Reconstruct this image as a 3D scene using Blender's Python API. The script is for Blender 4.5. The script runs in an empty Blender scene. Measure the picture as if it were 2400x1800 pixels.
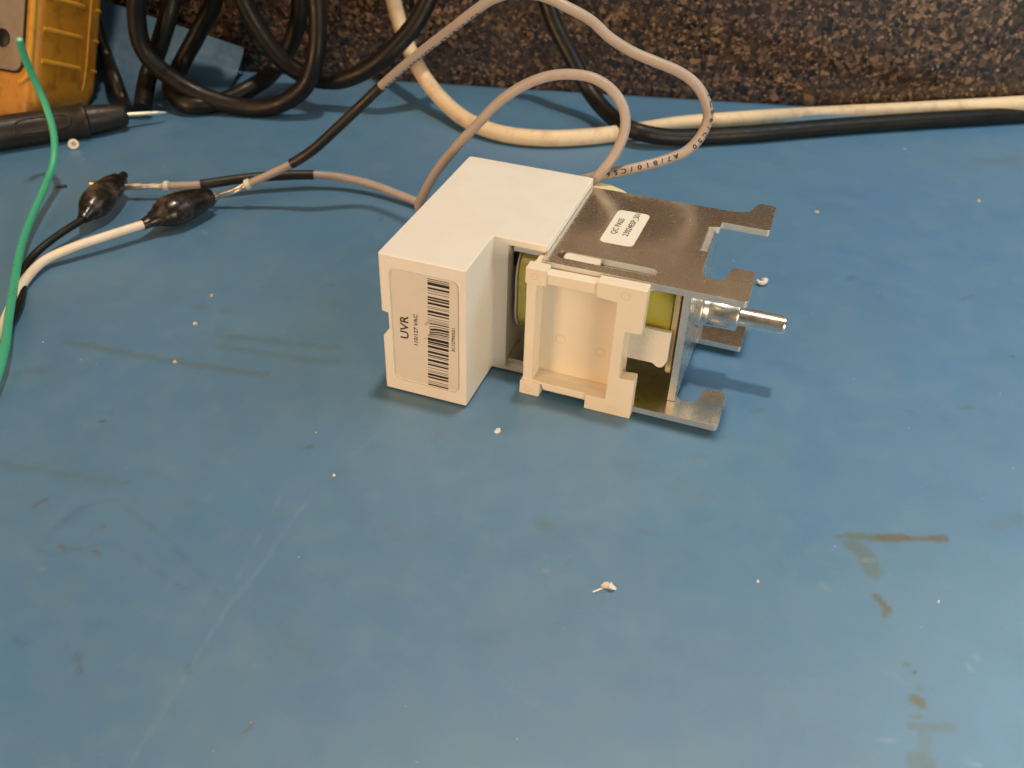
import bpy, bmesh, math, random
import numpy as np
from mathutils import Vector, Matrix
random.seed(7); rng = np.random.default_rng(7)
SC = bpy.context.scene
COL = SC.collection
SC.unit_settings.system = 'METRIC'; SC.unit_settings.scale_length = 0.01     # one unit is one centimetre

# ------------------------------------------------------------------ camera
F, PITCH, YAW, ROLL = 2242.54, 0.65555, -0.32528, 0.0333
CAM = np.array([6.070, -11.369, 9.942])
def cam_axes():
    cy, sy, cp, sp = math.cos(YAW), math.sin(YAW), math.cos(PITCH), math.sin(PITCH)
    fwd = np.array([sy*cp, cy*cp, -sp]); right = np.array([cy, -sy, 0.0]); up = np.cross(right, fwd)
    cr, sr = math.cos(ROLL), math.sin(ROLL)
    return right*cr+up*sr, -right*sr+up*cr, fwd
RIGHT, UP, FWD = cam_axes()
cd = bpy.data.cameras.new('camera'); cam = bpy.data.objects.new('camera', cd); COL.objects.link(cam)
cam.matrix_world = Matrix(((RIGHT[0], UP[0], -FWD[0], CAM[0]), (RIGHT[1], UP[1], -FWD[1], CAM[1]),
                           (RIGHT[2], UP[2], -FWD[2], CAM[2]), (0, 0, 0, 1)))
cd.sensor_fit = 'HORIZONTAL'; cd.sensor_width = 36; cd.lens = F/2400*36
cd.clip_start = 0.5; cd.clip_end = 1000
cd.dof.use_dof = True; cd.dof.focus_distance = 15.6; cd.dof.aperture_fstop = 0.36
SC.camera = cam

# ------------------------------------------------------------------ light
w = bpy.data.worlds.new('World'); SC.world = w; w.use_nodes = True
bg = w.node_tree.nodes['Background']; bg.inputs[0].default_value = (1.0, 0.74, 0.50, 1); bg.inputs[1].default_value = 0.10
SC.view_settings.view_transform = 'Standard'; SC.view_settings.look = 'None'
SC.view_settings.exposure = 0.13; SC.view_settings.gamma = 1.0

def lamp(name, direction, dist, size, E, color, target=(3.0, 2.0, 0.0)):
    """round lamp giving irradiance E*pi on a surface facing it at the target"""
    d = Vector(direction).normalized(); ld = bpy.data.lights.new(name, 'AREA'); ld.shape = 'DISK'; ld.size = size
    ld.energy = E*math.pi*math.pi*dist*dist; ld.color = color
    o = bpy.data.objects.new(name, ld); COL.objects.link(o)
    o.location = Vector(target)+d*dist; o.rotation_euler = d.to_track_quat('Z', 'Y').to_euler()
    return o
lamp('ceiling_lamp', (0.03, 0.10, 1), 90, 6.5, 0.48, (1.0, 0.84, 0.64))
lamp('ceiling_lamp', (-0.35, 0.40, 1), 90, 10, 0.86, (1.0, 0.84, 0.64))
lamp('ceiling_panel', (-0.08, 0.56, 0.84), 110, 84, 0.46, (1.0, 0.88, 0.74))
lamp('ceiling_panel', (-0.30, -0.62, 0.74), 110, 60, 0.17, (1.0, 0.66, 0.36))
lamp('room_lamp', (-0.75, -1.0, 0.28), 46, 18, 0.46, (1.0, 0.58, 0.28))
lamp('room_lamp', (0.85, -0.60, 0.20), 46, 22, 0.52, (1.0, 0.77, 0.50))
lamp('added_cool_fill', (0.10, 0.20, 1), 19, 14, 0.58, (0.70, 0.92, 1.0), (17.0, 6.0, 0.0))  # invented source out of view, added to brighten and cool the right-hand mat

# ------------------------------------------------------------------ pixel helpers (photograph is 2400 x 1800)
def ray(px, py):
    return (px-1200)/F*RIGHT-(py-900)/F*UP+FWD
def at(px, py, z=0.0):
    d = ray(px, py); return Vector(CAM+d*((z-CAM[2])/d[2]))
def atv(px, py, v):
    d = ray(px, py); return Vector(CAM+d*((v-CAM[1])/d[1]))
WA = np.array([-6.6, 12.98]); WB = np.array([5.39, 16.01])
WD = (WB-WA)/np.linalg.norm(WB-WA); WN = np.array([-WD[1], WD[0]])
def atw(px, py, off):
    """point on the upright plane standing `off` cm in front of the backsplash"""
    d = ray(px, py); t = ((WA-WN*off-CAM[:2])@WN)/(d[:2]@WN); return Vector(CAM+d*t)
def woff(P):
    return -((np.array(P[:2])-WA)@WN)
def wpt(s, t, z):
    """s along the backsplash, t behind it (negative is towards the viewer)"""
    q = WA+WD*s+WN*t; return Vector((q[0], q[1], z))

# ------------------------------------------------------------------ materials
def mat(name, base, rough=0.5, metal=0.0, coat=0.0, spec=0.5):
    m = bpy.data.materials.new(name); m.use_nodes = True
    b = m.node_tree.nodes['Principled BSDF']
    b.inputs['Base Color'].default_value = (*base, 1); b.inputs['Roughness'].default_value = rough
    b.inputs['Metallic'].default_value = metal; b.inputs['Coat Weight'].default_value = coat
    b.inputs['Specular IOR Level'].default_value = spec
    return m
def N(m, t, **kw):
    n = m.node_tree.nodes.new(t)
    for k, v in kw.items(): setattr(n, k, v)
    return n
def L(m, a, b): m.node_tree.links.new(a, b)
def BS(m): return m.node_tree.nodes['Principled BSDF']
def coords(m, scale=(1, 1, 1), kind='Object'):
    tc = N(m, 'ShaderNodeTexCoord'); mp = N(m, 'ShaderNodeMapping'); mp.inputs['Scale'].default_value = scale
    L(m, tc.outputs[kind], mp.inputs['Vector']); return mp.outputs['Vector']
def noise(m, vec, scale, detail=4, rough=0.55):
    n = N(m, 'ShaderNodeTexNoise'); n.inputs['Scale'].default_value = scale; n.inputs['Detail'].default_value = detail
    n.inputs['Roughness'].default_value = rough; L(m, vec, n.inputs['Vector']); return n.outputs['Fac']
def ramp(m, fac, stops):
    r = N(m, 'ShaderNodeValToRGB'); e = r.color_ramp.elements
    e[0].position, e[0].color = stops[0][0], (*stops[0][1], 1); e[1].position, e[1].color = stops[-1][0], (*stops[-1][1], 1)
    for p, c in stops[1:-1]:
        x = e.new(p); x.color = (*c, 1)
    L(m, fac, r.inputs['Fac']); return r.outputs['Color']
def rng_map(m, fac, a, b, c, d):
    r = N(m, 'ShaderNodeMapRange'); L(m, fac, r.inputs['Value'])
    for k, v in zip(('From Min', 'From Max', 'To Min', 'To Max'), (a, b, c, d)): r.inputs[k].default_value = v
    return r.outputs['Result']
def mix(m, fac, a, b, mode='MIX'):
    x = N(m, 'ShaderNodeMix', data_type='RGBA', blend_type=mode)
    for s, v in ((0, fac), (6, a), (7, b)):
        if isinstance(v, (int, float)): x.inputs[s].default_value = v
        elif isinstance(v, tuple): x.inputs[s].default_value = (*v, 1)
        else: L(m, v, x.inputs[s])
    return x.outputs[2]
def bump(m, fac, strength, dist=0.02):
    b = N(m, 'ShaderNodeBump'); b.inputs['Strength'].default_value = strength; b.inputs['Distance'].default_value = dist
    L(m, fac, b.inputs['Height']); L(m, b.outputs['Normal'], BS(m).inputs['Normal'])
def plastic(name, base, dirt, rough=0.45, grain=60.0, gs=0.25):
    m = mat(name, base, rough); v = coords(m)
    big = noise(m, v, 1.7, 5, 0.6)
    c = mix(m, rng_map(m, big, 0.45, 0.75, 0, 0.5), base, dirt)
    sp = rng_map(m, noise(m, v, 14, 3, 0.7), 0.70, 0.78, 0, 0.35)
    c = mix(m, sp, c, tuple(x*0.72 for x in dirt)); L(m, c, BS(m).inputs['Base Color'])
    L(m, rng_map(m, noise(m, v, 9), 0.3, 0.7, rough-0.07, rough+0.09), BS(m).inputs['Roughness'])
    bump(m, noise(m, v, grain, 2), gs, 0.01); return m
M = {}
M['white'] = plastic('white_plastic', (0.80, 0.78, 0.74), (0.74, 0.70, 0.63), 0.42, 70, 0.35)
M['beige'] = plastic('ivory_plastic', (0.80, 0.74, 0.63), (0.74, 0.66, 0.53), 0.40, 40, 0.18)
M['mark'] = plastic('mould_mark', (0.69, 0.61, 0.50), (0.62, 0.54, 0.43), 0.5, 40, 0.1)
M['cream'] = plastic('cream_plastic', (0.78, 0.70, 0.42), (0.70, 0.60, 0.34), 0.35, 30, 0.1)
M['clear'] = plastic('frosted_plastic', (0.74, 0.72, 0.66), (0.66, 0.62, 0.52), 0.28, 25, 0.1)
def metal(name, base, rough, specks):
    m = mat(name, base, rough, 1.0); v = coords(m)
    n1 = noise(m, v, 2.3, 5, 0.65); n2 = noise(m, v, 26, 4, 0.7)
    c = mix(m, rng_map(m, n1, 0.3, 0.75, 0, 0.55), base, tuple(x*0.72 for x in base))
    if specks:
        vs = coords(m, (1, 0.55, 1)); sp = noise(m, vs, 13, 5, 0.74)
        k = rng_map(m, sp, 0.645, 0.68, 0, 0.85); c = mix(m, k, c, (0.92, 0.88, 0.80))
        vo = N(m, 'ShaderNodeTexVoronoi', feature='DISTANCE_TO_EDGE'); vo.inputs['Scale'].default_value = 3.0
        wv = N(m, 'ShaderNodeMix', data_type='VECTOR'); wv.inputs[0].default_value = 0.12
        nz = N(m, 'ShaderNodeTexNoise'); nz.inputs['Scale'].default_value = 5; L(m, v, nz.inputs['Vector'])
        L(m, v, wv.inputs[4]); L(m, nz.outputs['Color'], wv.inputs[5]); L(m, wv.outputs[1], vo.inputs['Vector'])
        scr = N(m, 'ShaderNodeMath', operation='MULTIPLY')
        L(m, rng_map(m, vo.outputs['Distance'], 0.0, 0.004, 1, 0), scr.inputs[0]); L(m, rng_map(m, noise(m, v, 3.1), 0.52, 0.60, 0, 0.6), scr.inputs[1])
        c = mix(m, scr.outputs[0], c, (0.9, 0.86, 0.78))
        a = N(m, 'ShaderNodeMath', operation='MAXIMUM'); L(m, k, a.inputs[0]); L(m, scr.outputs[0], a.inputs[1])
        L(m, mixval(m, a.outputs[0], rng_map(m, n2, 0.3, 0.7, rough-0.05, rough+0.08), 0.6), BS(m).inputs['Roughness'])
    else:
        L(m, rng_map(m, noise(m, v, 6, 3), 0.3, 0.7, rough-0.03, rough+0.04), BS(m).inputs['Roughness'])
    L(m, c, BS(m).inputs['Base Color']); return m
def mixval(m, fac, a, b):
    x = N(m, 'ShaderNodeMix', data_type='FLOAT'); L(m, fac, x.inputs[0]); L(m, a, x.inputs[2]); x.inputs[3].default_value = b
    return x.outputs[0]
M['plate'] = metal('zinc_plate', (0.92, 0.88, 0.80), 0.22, True)
M['cut_edge'] = metal('zinc_cut_edge', (0.80, 0.79, 0.76), 0.48, False)
M['steel'] = metal('zinc_steel', (0.86, 0.83, 0.77), 0.27, False)
M['tin'] = metal('tinned_wire', (0.95, 0.90, 0.80), 0.34, False)
M['brass'] = metal('brass_pin', (0.85, 0.58, 0.22), 0.25, False)
def rubber(name, base, dirt, rough, grain=30, amt=0.5):
    m = mat(name, base, rough); v = coords(m); n1 = noise(m, v, 2.4, 6, 0.65)
    L(m, mix(m, rng_map(m, n1, 0.5, 0.72, 0, amt), base, dirt), BS(m).inputs['Base Color'])
    L(m, rng_map(m, noise(m, v, 5, 4), 0.3, 0.7, rough-0.1, rough+0.14), BS(m).inputs['Roughness'])
    bump(m, noise(m, v, grain, 3), 0.12, 0.01); return m
M['black_rubber'] = rubber('black_rubber', (0.006, 0.0055, 0.005), (0.026, 0.018, 0.012), 0.40); BS(M['black_rubber']).inputs['Specular IOR Level'].default_value = 0.35
M['boot'] = rubber('boot_vinyl', (0.010, 0.009, 0.008), (0.13, 0.095, 0.065), 0.24, 18, 0.85)
M['sleeve'] = rubber('shrink_sleeve', (0.014, 0.012, 0.011), (0.045, 0.033, 0.025), 0.42, 22, 0.6)
M['grey_wire'] = rubber('grey_pvc', (0.40, 0.345, 0.315), (0.31, 0.25, 0.215), 0.40, 40, 0.6)
M['white_wire'] = rubber('white_pvc', (0.78, 0.70, 0.60), (0.62, 0.50, 0.37), 0.42, 40, 0.5)
M['white_cable'] = rubber('ivory_jacket', (0.72, 0.58, 0.40), (0.44, 0.30, 0.17), 0.5, 20, 0.75)
M['green_wire'] = rubber('green_pvc', (0.060, 0.42, 0.26), (0.05, 0.33, 0.20), 0.33, 40, 0.5)
M['ink'] = mat('black_ink', (0.012, 0.010, 0.012), 0.6)
M['sticker'] = plastic('silver_label', (0.69, 0.66, 0.60), (0.63, 0.59, 0.52), 0.38, 90, 0.05)
M['qc'] = plastic('paper_label', (0.82, 0.79, 0.72), (0.76, 0.71, 0.62), 0.5, 90, 0.05)
M['tape'] = rubber('yellow_tape', (0.62, 0.57, 0.11), (0.48, 0.43, 0.05), 0.20, 5, 0.8); BS(M['tape']).inputs['Coat Weight'].default_value = 0.5
M['holster'] = rubber('amber_holster', (0.44, 0.195, 0.012), (0.13, 0.055, 0.008), 0.42, 9, 0.75)
M['rib'] = rubber('amber_rib', (0.56, 0.29, 0.03), (0.26, 0.12, 0.02), 0.45, 14, 0.6)
M['panel'] = rubber('grey_panel', (0.20, 0.16, 0.12), (0.13, 0.10, 0.07), 0.5, 25, 0.5)
M['chip'] = plastic('white_crumb', (0.82, 0.76, 0.70), (0.7, 0.6, 0.5), 0.6, 30, 0.5)
M['grit'] = plastic('tan_grit', (0.55, 0.45, 0.33), (0.4, 0.3, 0.2), 0.7, 30, 0.5)
M['dark_bit'] = mat('dark_bit', (0.02, 0.018, 0.018), 0.5)
M['blue_sheet'] = rubber('shaded_blue_rubber', (0.040, 0.115, 0.215), (0.055, 0.120, 0.185), 0.58, 20, 0.6)  # darker than the mat: shade by the coil is put into the colour
M['wall'] = rubber('wall_paint', (0.30, 0.24, 0.18), (0.26, 0.20, 0.15), 0.7, 20, 0.5)

def granite():
    m = mat('granite', (0.05, 0.035, 0.025), 0.24); v = coords(m)
    dn = N(m, 'ShaderNodeTexNoise'); dn.inputs['Scale'].default_value = 7; dn.inputs['Detail'].default_value = 3; L(m, v, dn.inputs['Vector'])
    wv = N(m, 'ShaderNodeMix', data_type='VECTOR'); wv.inputs[0].default_value = 0.11; L(m, v, wv.inputs[4]); L(m, dn.outputs['Color'], wv.inputs[5])
    def vor(s):
        x = N(m, 'ShaderNodeTexVoronoi'); x.inputs['Scale'].default_value = s; L(m, wv.outputs[1], x.inputs['Vector'])
        sep = N(m, 'ShaderNodeSeparateColor'); L(m, x.outputs['Color'], sep.inputs['Color']); return x.outputs['Distance'], sep.outputs
    d1, c1 = vor(9.5); d2, c2 = vor(18.0); d3, c3 = vor(5.6)
    base = ramp(m, c2[0], [(0.0, (0.010, 0.008, 0.008)), (0.22, (0.034, 0.023, 0.017)), (0.6, (0.078, 0.053, 0.038)), (0.86, (0.145, 0.095, 0.062)), (1.0, (0.42, 0.27, 0.15))])
    patch = ramp(m, c1[0], [(0.0, (0.007, 0.007, 0.009)), (0.35, (0.022, 0.017, 0.015)), (0.7, (0.085, 0.056, 0.040)), (1.0, (0.30, 0.19, 0.115))])
    c = mix(m, rng_map(m, c1[1], 0.45, 0.55, 0, 1), base, patch)
    blk = N(m, 'ShaderNodeMath', operation='MULTIPLY'); L(m, rng_map(m, c3[2], 0.70, 0.74, 0, 1), blk.inputs[0]); L(m, rng_map(m, d3, 0.30, 0.42, 1, 0), blk.inputs[1])
    c = mix(m, blk.outputs[0], c, (0.007, 0.007, 0.009))
    big = noise(m, v, 0.45, 3, 0.6); c = mix(m, rng_map(m, big, 0.42, 0.70, 0.0, 0.5), c, (0.055, 0.042, 0.035))
    L(m, c, BS(m).inputs['Base Color']); return m
M['granite'] = granite()

def mat_blue():
    m = mat('blue_mat', (0.09, 0.2, 0.36), 0.5, spec=1.0); v = coords(m)
    at_ = N(m, 'ShaderNodeVertexColor', layer_name='stain'); sep = N(m, 'ShaderNodeSeparateColor'); L(m, at_.outputs['Color'], sep.inputs['Color'])
    n1 = noise(m, v, 0.33, 5, 0.6); n2 = noise(m, v, 2.2, 6, 0.7); vst = coords(m, (1.0, 0.25, 1)); n3 = noise(m, vst, 1.3, 5, 0.65)
    c = mix(m, rng_map(m, n1, 0.32, 0.7, 0, 1), (0.054, 0.180, 0.375), (0.082, 0.206, 0.350))
    c = mix(m, rng_map(m, n2, 0.45, 0.8, 0, 0.5), c, (0.125, 0.225, 0.330))
    c = mix(m, rng_map(m, n3, 0.52, 0.8, 0, 0.35), c, (0.075, 0.175, 0.270))
    sp = noise(m, v, 22, 3, 0.75); c = mix(m, rng_map(m, sp, 0.69, 0.76, 0, 0.45), c, (0.30, 0.38, 0.44))
    sp2 = noise(m, coords(m, (1, 1.3, 1)), 15, 4, 0.75); c = mix(m, rng_map(m, sp2, 0.72, 0.78, 0, 0.5), c, (0.03, 0.06, 0.09))
    fine = noise(m, v, 48, 2, 0.8); c = mix(m, rng_map(m, fine, 0.3, 0.7, 0, 0.30), c, (0.130, 0.265, 0.400))
    blot = noise(m, coords(m, (0.8, 1, 1)), 0.9, 7, 0.75); c = mix(m, rng_map(m, blot, 0.50, 0.62, 0, 0.28), c, (0.060, 0.165, 0.300))
    edge = noise(m, v, 5, 5, 0.7)
    def chan(o, lo, hi):
        a = N(m, 'ShaderNodeMath', operation='MULTIPLY'); L(m, o, a.inputs[0]); L(m, rng_map(m, edge, 0.25, 0.7, lo, hi), a.inputs[1]); return a.outputs[0]
    c = mix(m, chan(sep.outputs[0], 0.6, 1.0), c, (0.085, 0.125, 0.080))
    c = mix(m, chan(sep.outputs[1], 0.75, 1.0), c, (0.110, 0.080, 0.042))
    c = mix(m, chan(sep.outputs[2], 0.6, 1.0), c, (0.030, 0.055, 0.075))
    c = mix(m, chan(at_.outputs['Alpha'], 0.75, 1.0), c, (0.26, 0.35, 0.41))
    L(m, c, BS(m).inputs['Base Color'])
    L(m, rng_map(m, noise(m, v, 1.1, 6, 0.7), 0.3, 0.75, 0.38, 0.52), BS(m).inputs['Roughness'])
    bump(m, noise(m, v, 34, 3, 0.7), 0.10, 0.01); return m
M['blue'] = mat_blue()

# ------------------------------------------------------------------ mesh helpers
def link(name, me, m, parent=None, smooth=35):
    o = bpy.data.objects.new(name, me); COL.objects.link(o)
    if m is not None and not me.materials: me.materials.append(M[m] if isinstance(m, str) else m)
    if smooth:
        me.polygons.foreach_set('use_smooth', [True]*len(me.polygons)); me.set_sharp_from_angle(angle=math.radians(smooth))
    if parent is not None: o.parent = parent
    return o
def tag(o, label, cat=None, group=None, kind=None):
    if label: o['label'] = label
    if cat: o['category'] = cat
    if group: o['group'] = group
    if kind: o['kind'] = kind
    return o
def empty(name, loc=(0, 0, 0)):
    o = bpy.data.objects.new(name, None); COL.objects.link(o); o.location = loc; o.empty_display_size = 0.3; return o
def fin(bm, bevel=0, seg=2, ang=30):
    bmesh.ops.remove_doubles(bm, verts=bm.verts, dist=1e-5)
    bmesh.ops.recalc_face_normals(bm, faces=bm.faces)
    if bevel:
        es = [e for e in bm.edges if len(e.link_faces) == 2 and e.calc_face_angle(0) > math.radians(ang)]
        bmesh.ops.bevel(bm, geom=es, offset=bevel, segments=seg, profile=0.5, affect='EDGES', clamp_overlap=True)
    me = bpy.data.meshes.new('mesh'); bm.to_mesh(me); bm.free(); return me
def axis_pt(axis, a, b, c):
    """axis = the extrusion axis; a, b are the outline coordinates, c the position along it"""
    return {'z': (a, b, c), 'y': (a, c, b), 'x': (c, a, b)}[axis]
def add_prism(bm, pts, axis, lo, hi, holes=()):
    edges = []
    for loop in (pts, *holes):
        vs = [bm.verts.new(axis_pt(axis, a, b, lo)) for a, b in loop]
        edges += [bm.edges.new((vs[i], vs[(i+1) % len(vs)])) for i in range(len(vs))]
    if holes:
        r = bmesh.ops.triangle_fill(bm, use_beauty=True, use_dissolve=False, edges=edges)
        fs = [g for g in r['geom'] if isinstance(g, bmesh.types.BMFace)]
    else:
        fs = [bm.faces.new(vs)]
    r = bmesh.ops.extrude_face_region(bm, geom=fs)
    d = Vector(axis_pt(axis, 0, 0, hi-lo))
    for g in r['geom']:
        if isinstance(g, bmesh.types.BMVert): g.co += d
def add_box(bm, u0, u1, v0, v1, z0, z1):
    add_prism(bm, [(u0, v0), (u1, v0), (u1, v1), (u0, v1)], 'z', z0, z1)
def rrect(x0, x1, y0, y1, r, n=5):
    out = []
    for cx, cy, a0 in ((x1-r, y1-r, 0), (x0+r, y1-r, 90), (x0+r, y0+r, 180), (x1-r, y0+r, 270)):
        for k in range(n+1):
            a = math.radians(a0+90*k/n); out.append((cx+r*math.cos(a), cy+r*math.sin(a)))
    return out
def wn(o):
    md = o.modifiers.new('weighted', 'WEIGHTED_NORMAL'); md.weight = 100; md.keep_sharp = True; return o
def circ(cx, cy, r, n=20): return [(cx+r*math.cos(2*math.pi*k/n), cy+r*math.sin(2*math.pi*k/n)) for k in range(n)]
def round_poly(pts, radii, n=4):
    """corner rounding of an outline; radii per vertex"""
    out = []; k = len(pts)
    for i in range(k):
        p = Vector(pts[i]); r = radii[i]
        if r <= 0: out.append(tuple(p)); continue
        a = (Vector(pts[i-1])-p); b = (Vector(pts[(i+1) % k])-p)
        r = min(r, a.length*0.48, b.length*0.48); s = p+a.normalized()*r; e = p+b.normalized()*r
        for j in range(n+1):
            t = j/n; out.append(tuple(s*(1-t)**2+p*2*t*(1-t)+e*t*t))
    return out
def prism(name, pts, axis, lo, hi, m, parent, bevel=0.0, holes=(), seg=2):
    bm = bmesh.new(); add_prism(bm, pts, axis, lo, hi, holes); return wn(link(name, fin(bm, bevel, seg), m, parent))
def spline(P, step=0.09):
    P = [Vector(p) for p in P]; Q = [P[0]*2-P[1]]+P+[P[-1]*2-P[-2]]; out = []; prm = []
    for i in range(1, len(Q)-2):
        p0, p1, p2, p3 = Q[i-1:i+3]; n = max(2, int((p2-p1).length/step))
        t0 = 0.0; t1 = t0+max(1e-4, (p1-p0).length)**0.5; t2 = t1+max(1e-4, (p2-p1).length)**0.5; t3 = t2+max(1e-4, (p3-p2).length)**0.5
        for k in range(n):
            t = t1+(t2-t1)*k/n
            A1 = p0*((t1-t)/(t1-t0))+p1*((t-t0)/(t1-t0)); A2 = p1*((t2-t)/(t2-t1))+p2*((t-t1)/(t2-t1)); A3 = p2*((t3-t)/(t3-t2))+p3*((t-t2)/(t3-t2))
            B1 = A1*((t2-t)/(t2-t0))+A2*((t-t0)/(t2-t0)); B2 = A2*((t3-t)/(t3-t1))+A3*((t-t1)/(t3-t1))
            out.append(B1*((t2-t)/(t2-t1))+B2*((t-t1)/(t2-t1))); prm.append(i-1+k/n)
    out.append(P[-1]); prm.append(len(P)-1.0); return out, prm
def frames(S):
    T = [(S[min(i+1, len(S)-1)]-S[max(i-1, 0)]).normalized() for i in range(len(S))]
    n = T[0].cross(Vector((0.3, 0.2, 0.9))).normalized(); out = []
    for t in T:
        n = (n-t*n.dot(t)).normalized(); out.append((t, n, t.cross(n)))
    return out
def add_tube(bm, S, rad, k=14, flat=1.0):
    Fr = frames(S); rings = []
    for i, (p, (t, n, b)) in enumerate(zip(S, Fr)):
        r = rad(i/(len(S)-1)) if callable(rad) else rad
        rings.append([bm.verts.new(p+(n*math.cos(2*math.pi*j/k)+b*math.sin(2*math.pi*j/k)*flat)*r) for j in range(k)])
    for A, B in zip(rings, rings[1:]):
        for j in range(k): bm.faces.new((A[j], A[(j+1) % k], B[(j+1) % k], B[j]))
    bm.faces.new(rings[0][::-1]); bm.faces.new(rings[-1])
def tube(name, S, rad, m, parent=None, k=14):
    bm = bmesh.new(); add_tube(bm, S, rad, k); return link(name, fin(bm), m, parent, 50)
def add_lathe(bm, prof, axis_o, axis_d, k=32, sx=1.0):
    d = Vector(axis_d).normalized(); n = d.orthogonal().normalized(); b = d.cross(n); o = Vector(axis_o); rings = []
    for s, r in prof:
        rings.append([bm.verts.new(o+d*s+(n*math.cos(2*math.pi*j/k)+b*math.sin(2*math.pi*j/k)*sx)*max(r, 1e-4)) for j in range(k)])
    for A, B in zip(rings, rings[1:]):
        for j in range(k): bm.faces.new((A[j], A[(j+1) % k], B[(j+1) % k], B[j]))
    bm.faces.new(rings[0][::-1]); bm.faces.new(rings[-1])
def lathe(name, prof, o, d, m, parent=None, k=32, sharp=35):
    bm = bmesh.new(); add_lathe(bm, prof, o, d, k); return link(name, fin(bm), m, parent, sharp)
def text_mesh(s, size, bold=0.0):
    c = bpy.data.curves.new('txt', 'FONT'); c.body = s; c.size = size; c.resolution_u = 3; c.offset = bold
    o = bpy.data.objects.new('txt', c); COL.objects.link(o); dg = bpy.context.evaluated_depsgraph_get()
    me = bpy.data.meshes.new_from_object(o.evaluated_get(dg)); bpy.data.objects.remove(o); bpy.data.curves.remove(c); return me
def flat_text(name, s, cap, length, origin, xdir, ydir, parent, bold=0.0):
    """text scaled to the given cap height and run length, laid on the plane xdir/ydir"""
    me = text_mesh(s, 1.0, bold); co = np.array([v.co[:] for v in me.vertices]); lo, hi = co.min(0), co.max(0)
    X, Y, O = Vector(xdir), Vector(ydir), Vector(origin); capn = 0.70
    for v in me.vertices:
        v.co = O+X*((v.co.x-lo[0])/(hi[0]-lo[0])*length)+Y*(v.co.y/capn*cap)
    return tag(link(name, me, 'ink', parent, 0), None, kind='stuff')
def tube_text(name, S, s, start, height, pitch, ang, r, parent, flip=1):
    """print characters round a wire: start = index on the sampled path, pitch = spacing along it"""
    Fr = frames(S); bm = bmesh.new(); arc = [0.0]
    for a, b in zip(S, S[1:]): arc.append(arc[-1]+(b-a).length)
    for q, ch in enumerate(s):
        if ch == ' ': continue
        me = text_mesh(ch, 1.0, .022); tb = bmesh.new(); tb.from_mesh(me); bpy.data.meshes.remove(me)
        xs = [v.co.x for v in tb.verts]; cx = (min(xs)+max(xs))/2
        for cut in (0.12, 0.24, 0.36, 0.48, 0.6):
            bmesh.ops.bisect_plane(tb, geom=tb.verts[:]+tb.edges[:]+tb.faces[:], plane_co=(0, cut, 0), plane_no=(0, 1, 0))
        mp = {}
        for v in tb.verts:
            a = arc[0]+start+flip*(pitch*q+(v.co.x-cx)*height*1.2/0.70)
            i = min(max(int(np.searchsorted(arc, a))-1, 0), len(S)-2); f = (a-arc[i])/max(1e-6, arc[i+1]-arc[i])
            p = S[i].lerp(S[i+1], f); t, n, b = Fr[i]
            cv = (Vector(CAM)-p); cv = (cv-t*cv.dot(t)).normalized(); sd = cv.cross(t)*flip
            th = ang(q/max(1, len(s)-1))+(v.co.y/0.70-0.5)*height/r
            mp[v] = bm.verts.new(p+(cv*math.cos(th)+sd*math.sin(th))*(r+0.004))
        for f in tb.faces: bm.faces.new([mp[v] for v in f.verts])
        tb.free()
    me = bpy.data.meshes.new('print'); bm.to_mesh(me); bm.free(); return tag(link(name, me, 'ink', parent, 0), None, kind='stuff')

# ------------------------------------------------------------------ setting: countertop, mat, backsplash, wall
def slab(name, s0, s1, t0, t1, z0, z1, m, bevel=0.0):
    bm = bmesh.new(); q = [wpt(s0, t0, 0), wpt(s1, t0, 0), wpt(s1, t1, 0), wpt(s0, t1, 0)]
    add_prism(bm, [(p.x, p.y) for p in q], 'z', z0, z1); o = link(name, fin(bm, bevel), m); tag(o, None, kind='structure'); return o
o = slab('countertop', -75, 75, -62, 1.9, -3.2, -0.20, 'granite'); o['label'] = 'dark speckled granite countertop under the blue mat'
o = slab('backsplash', -75, 75, 0.0, 1.9, -0.19, 10.2, 'granite', 0.08); o['label'] = 'speckled brown and black granite backsplash behind the cables'
o = slab('wall', -75, 75, 1.95, 4, -3.2, 75, 'wall'); o['label'] = 'dim brown wall above the granite backsplash'

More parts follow.
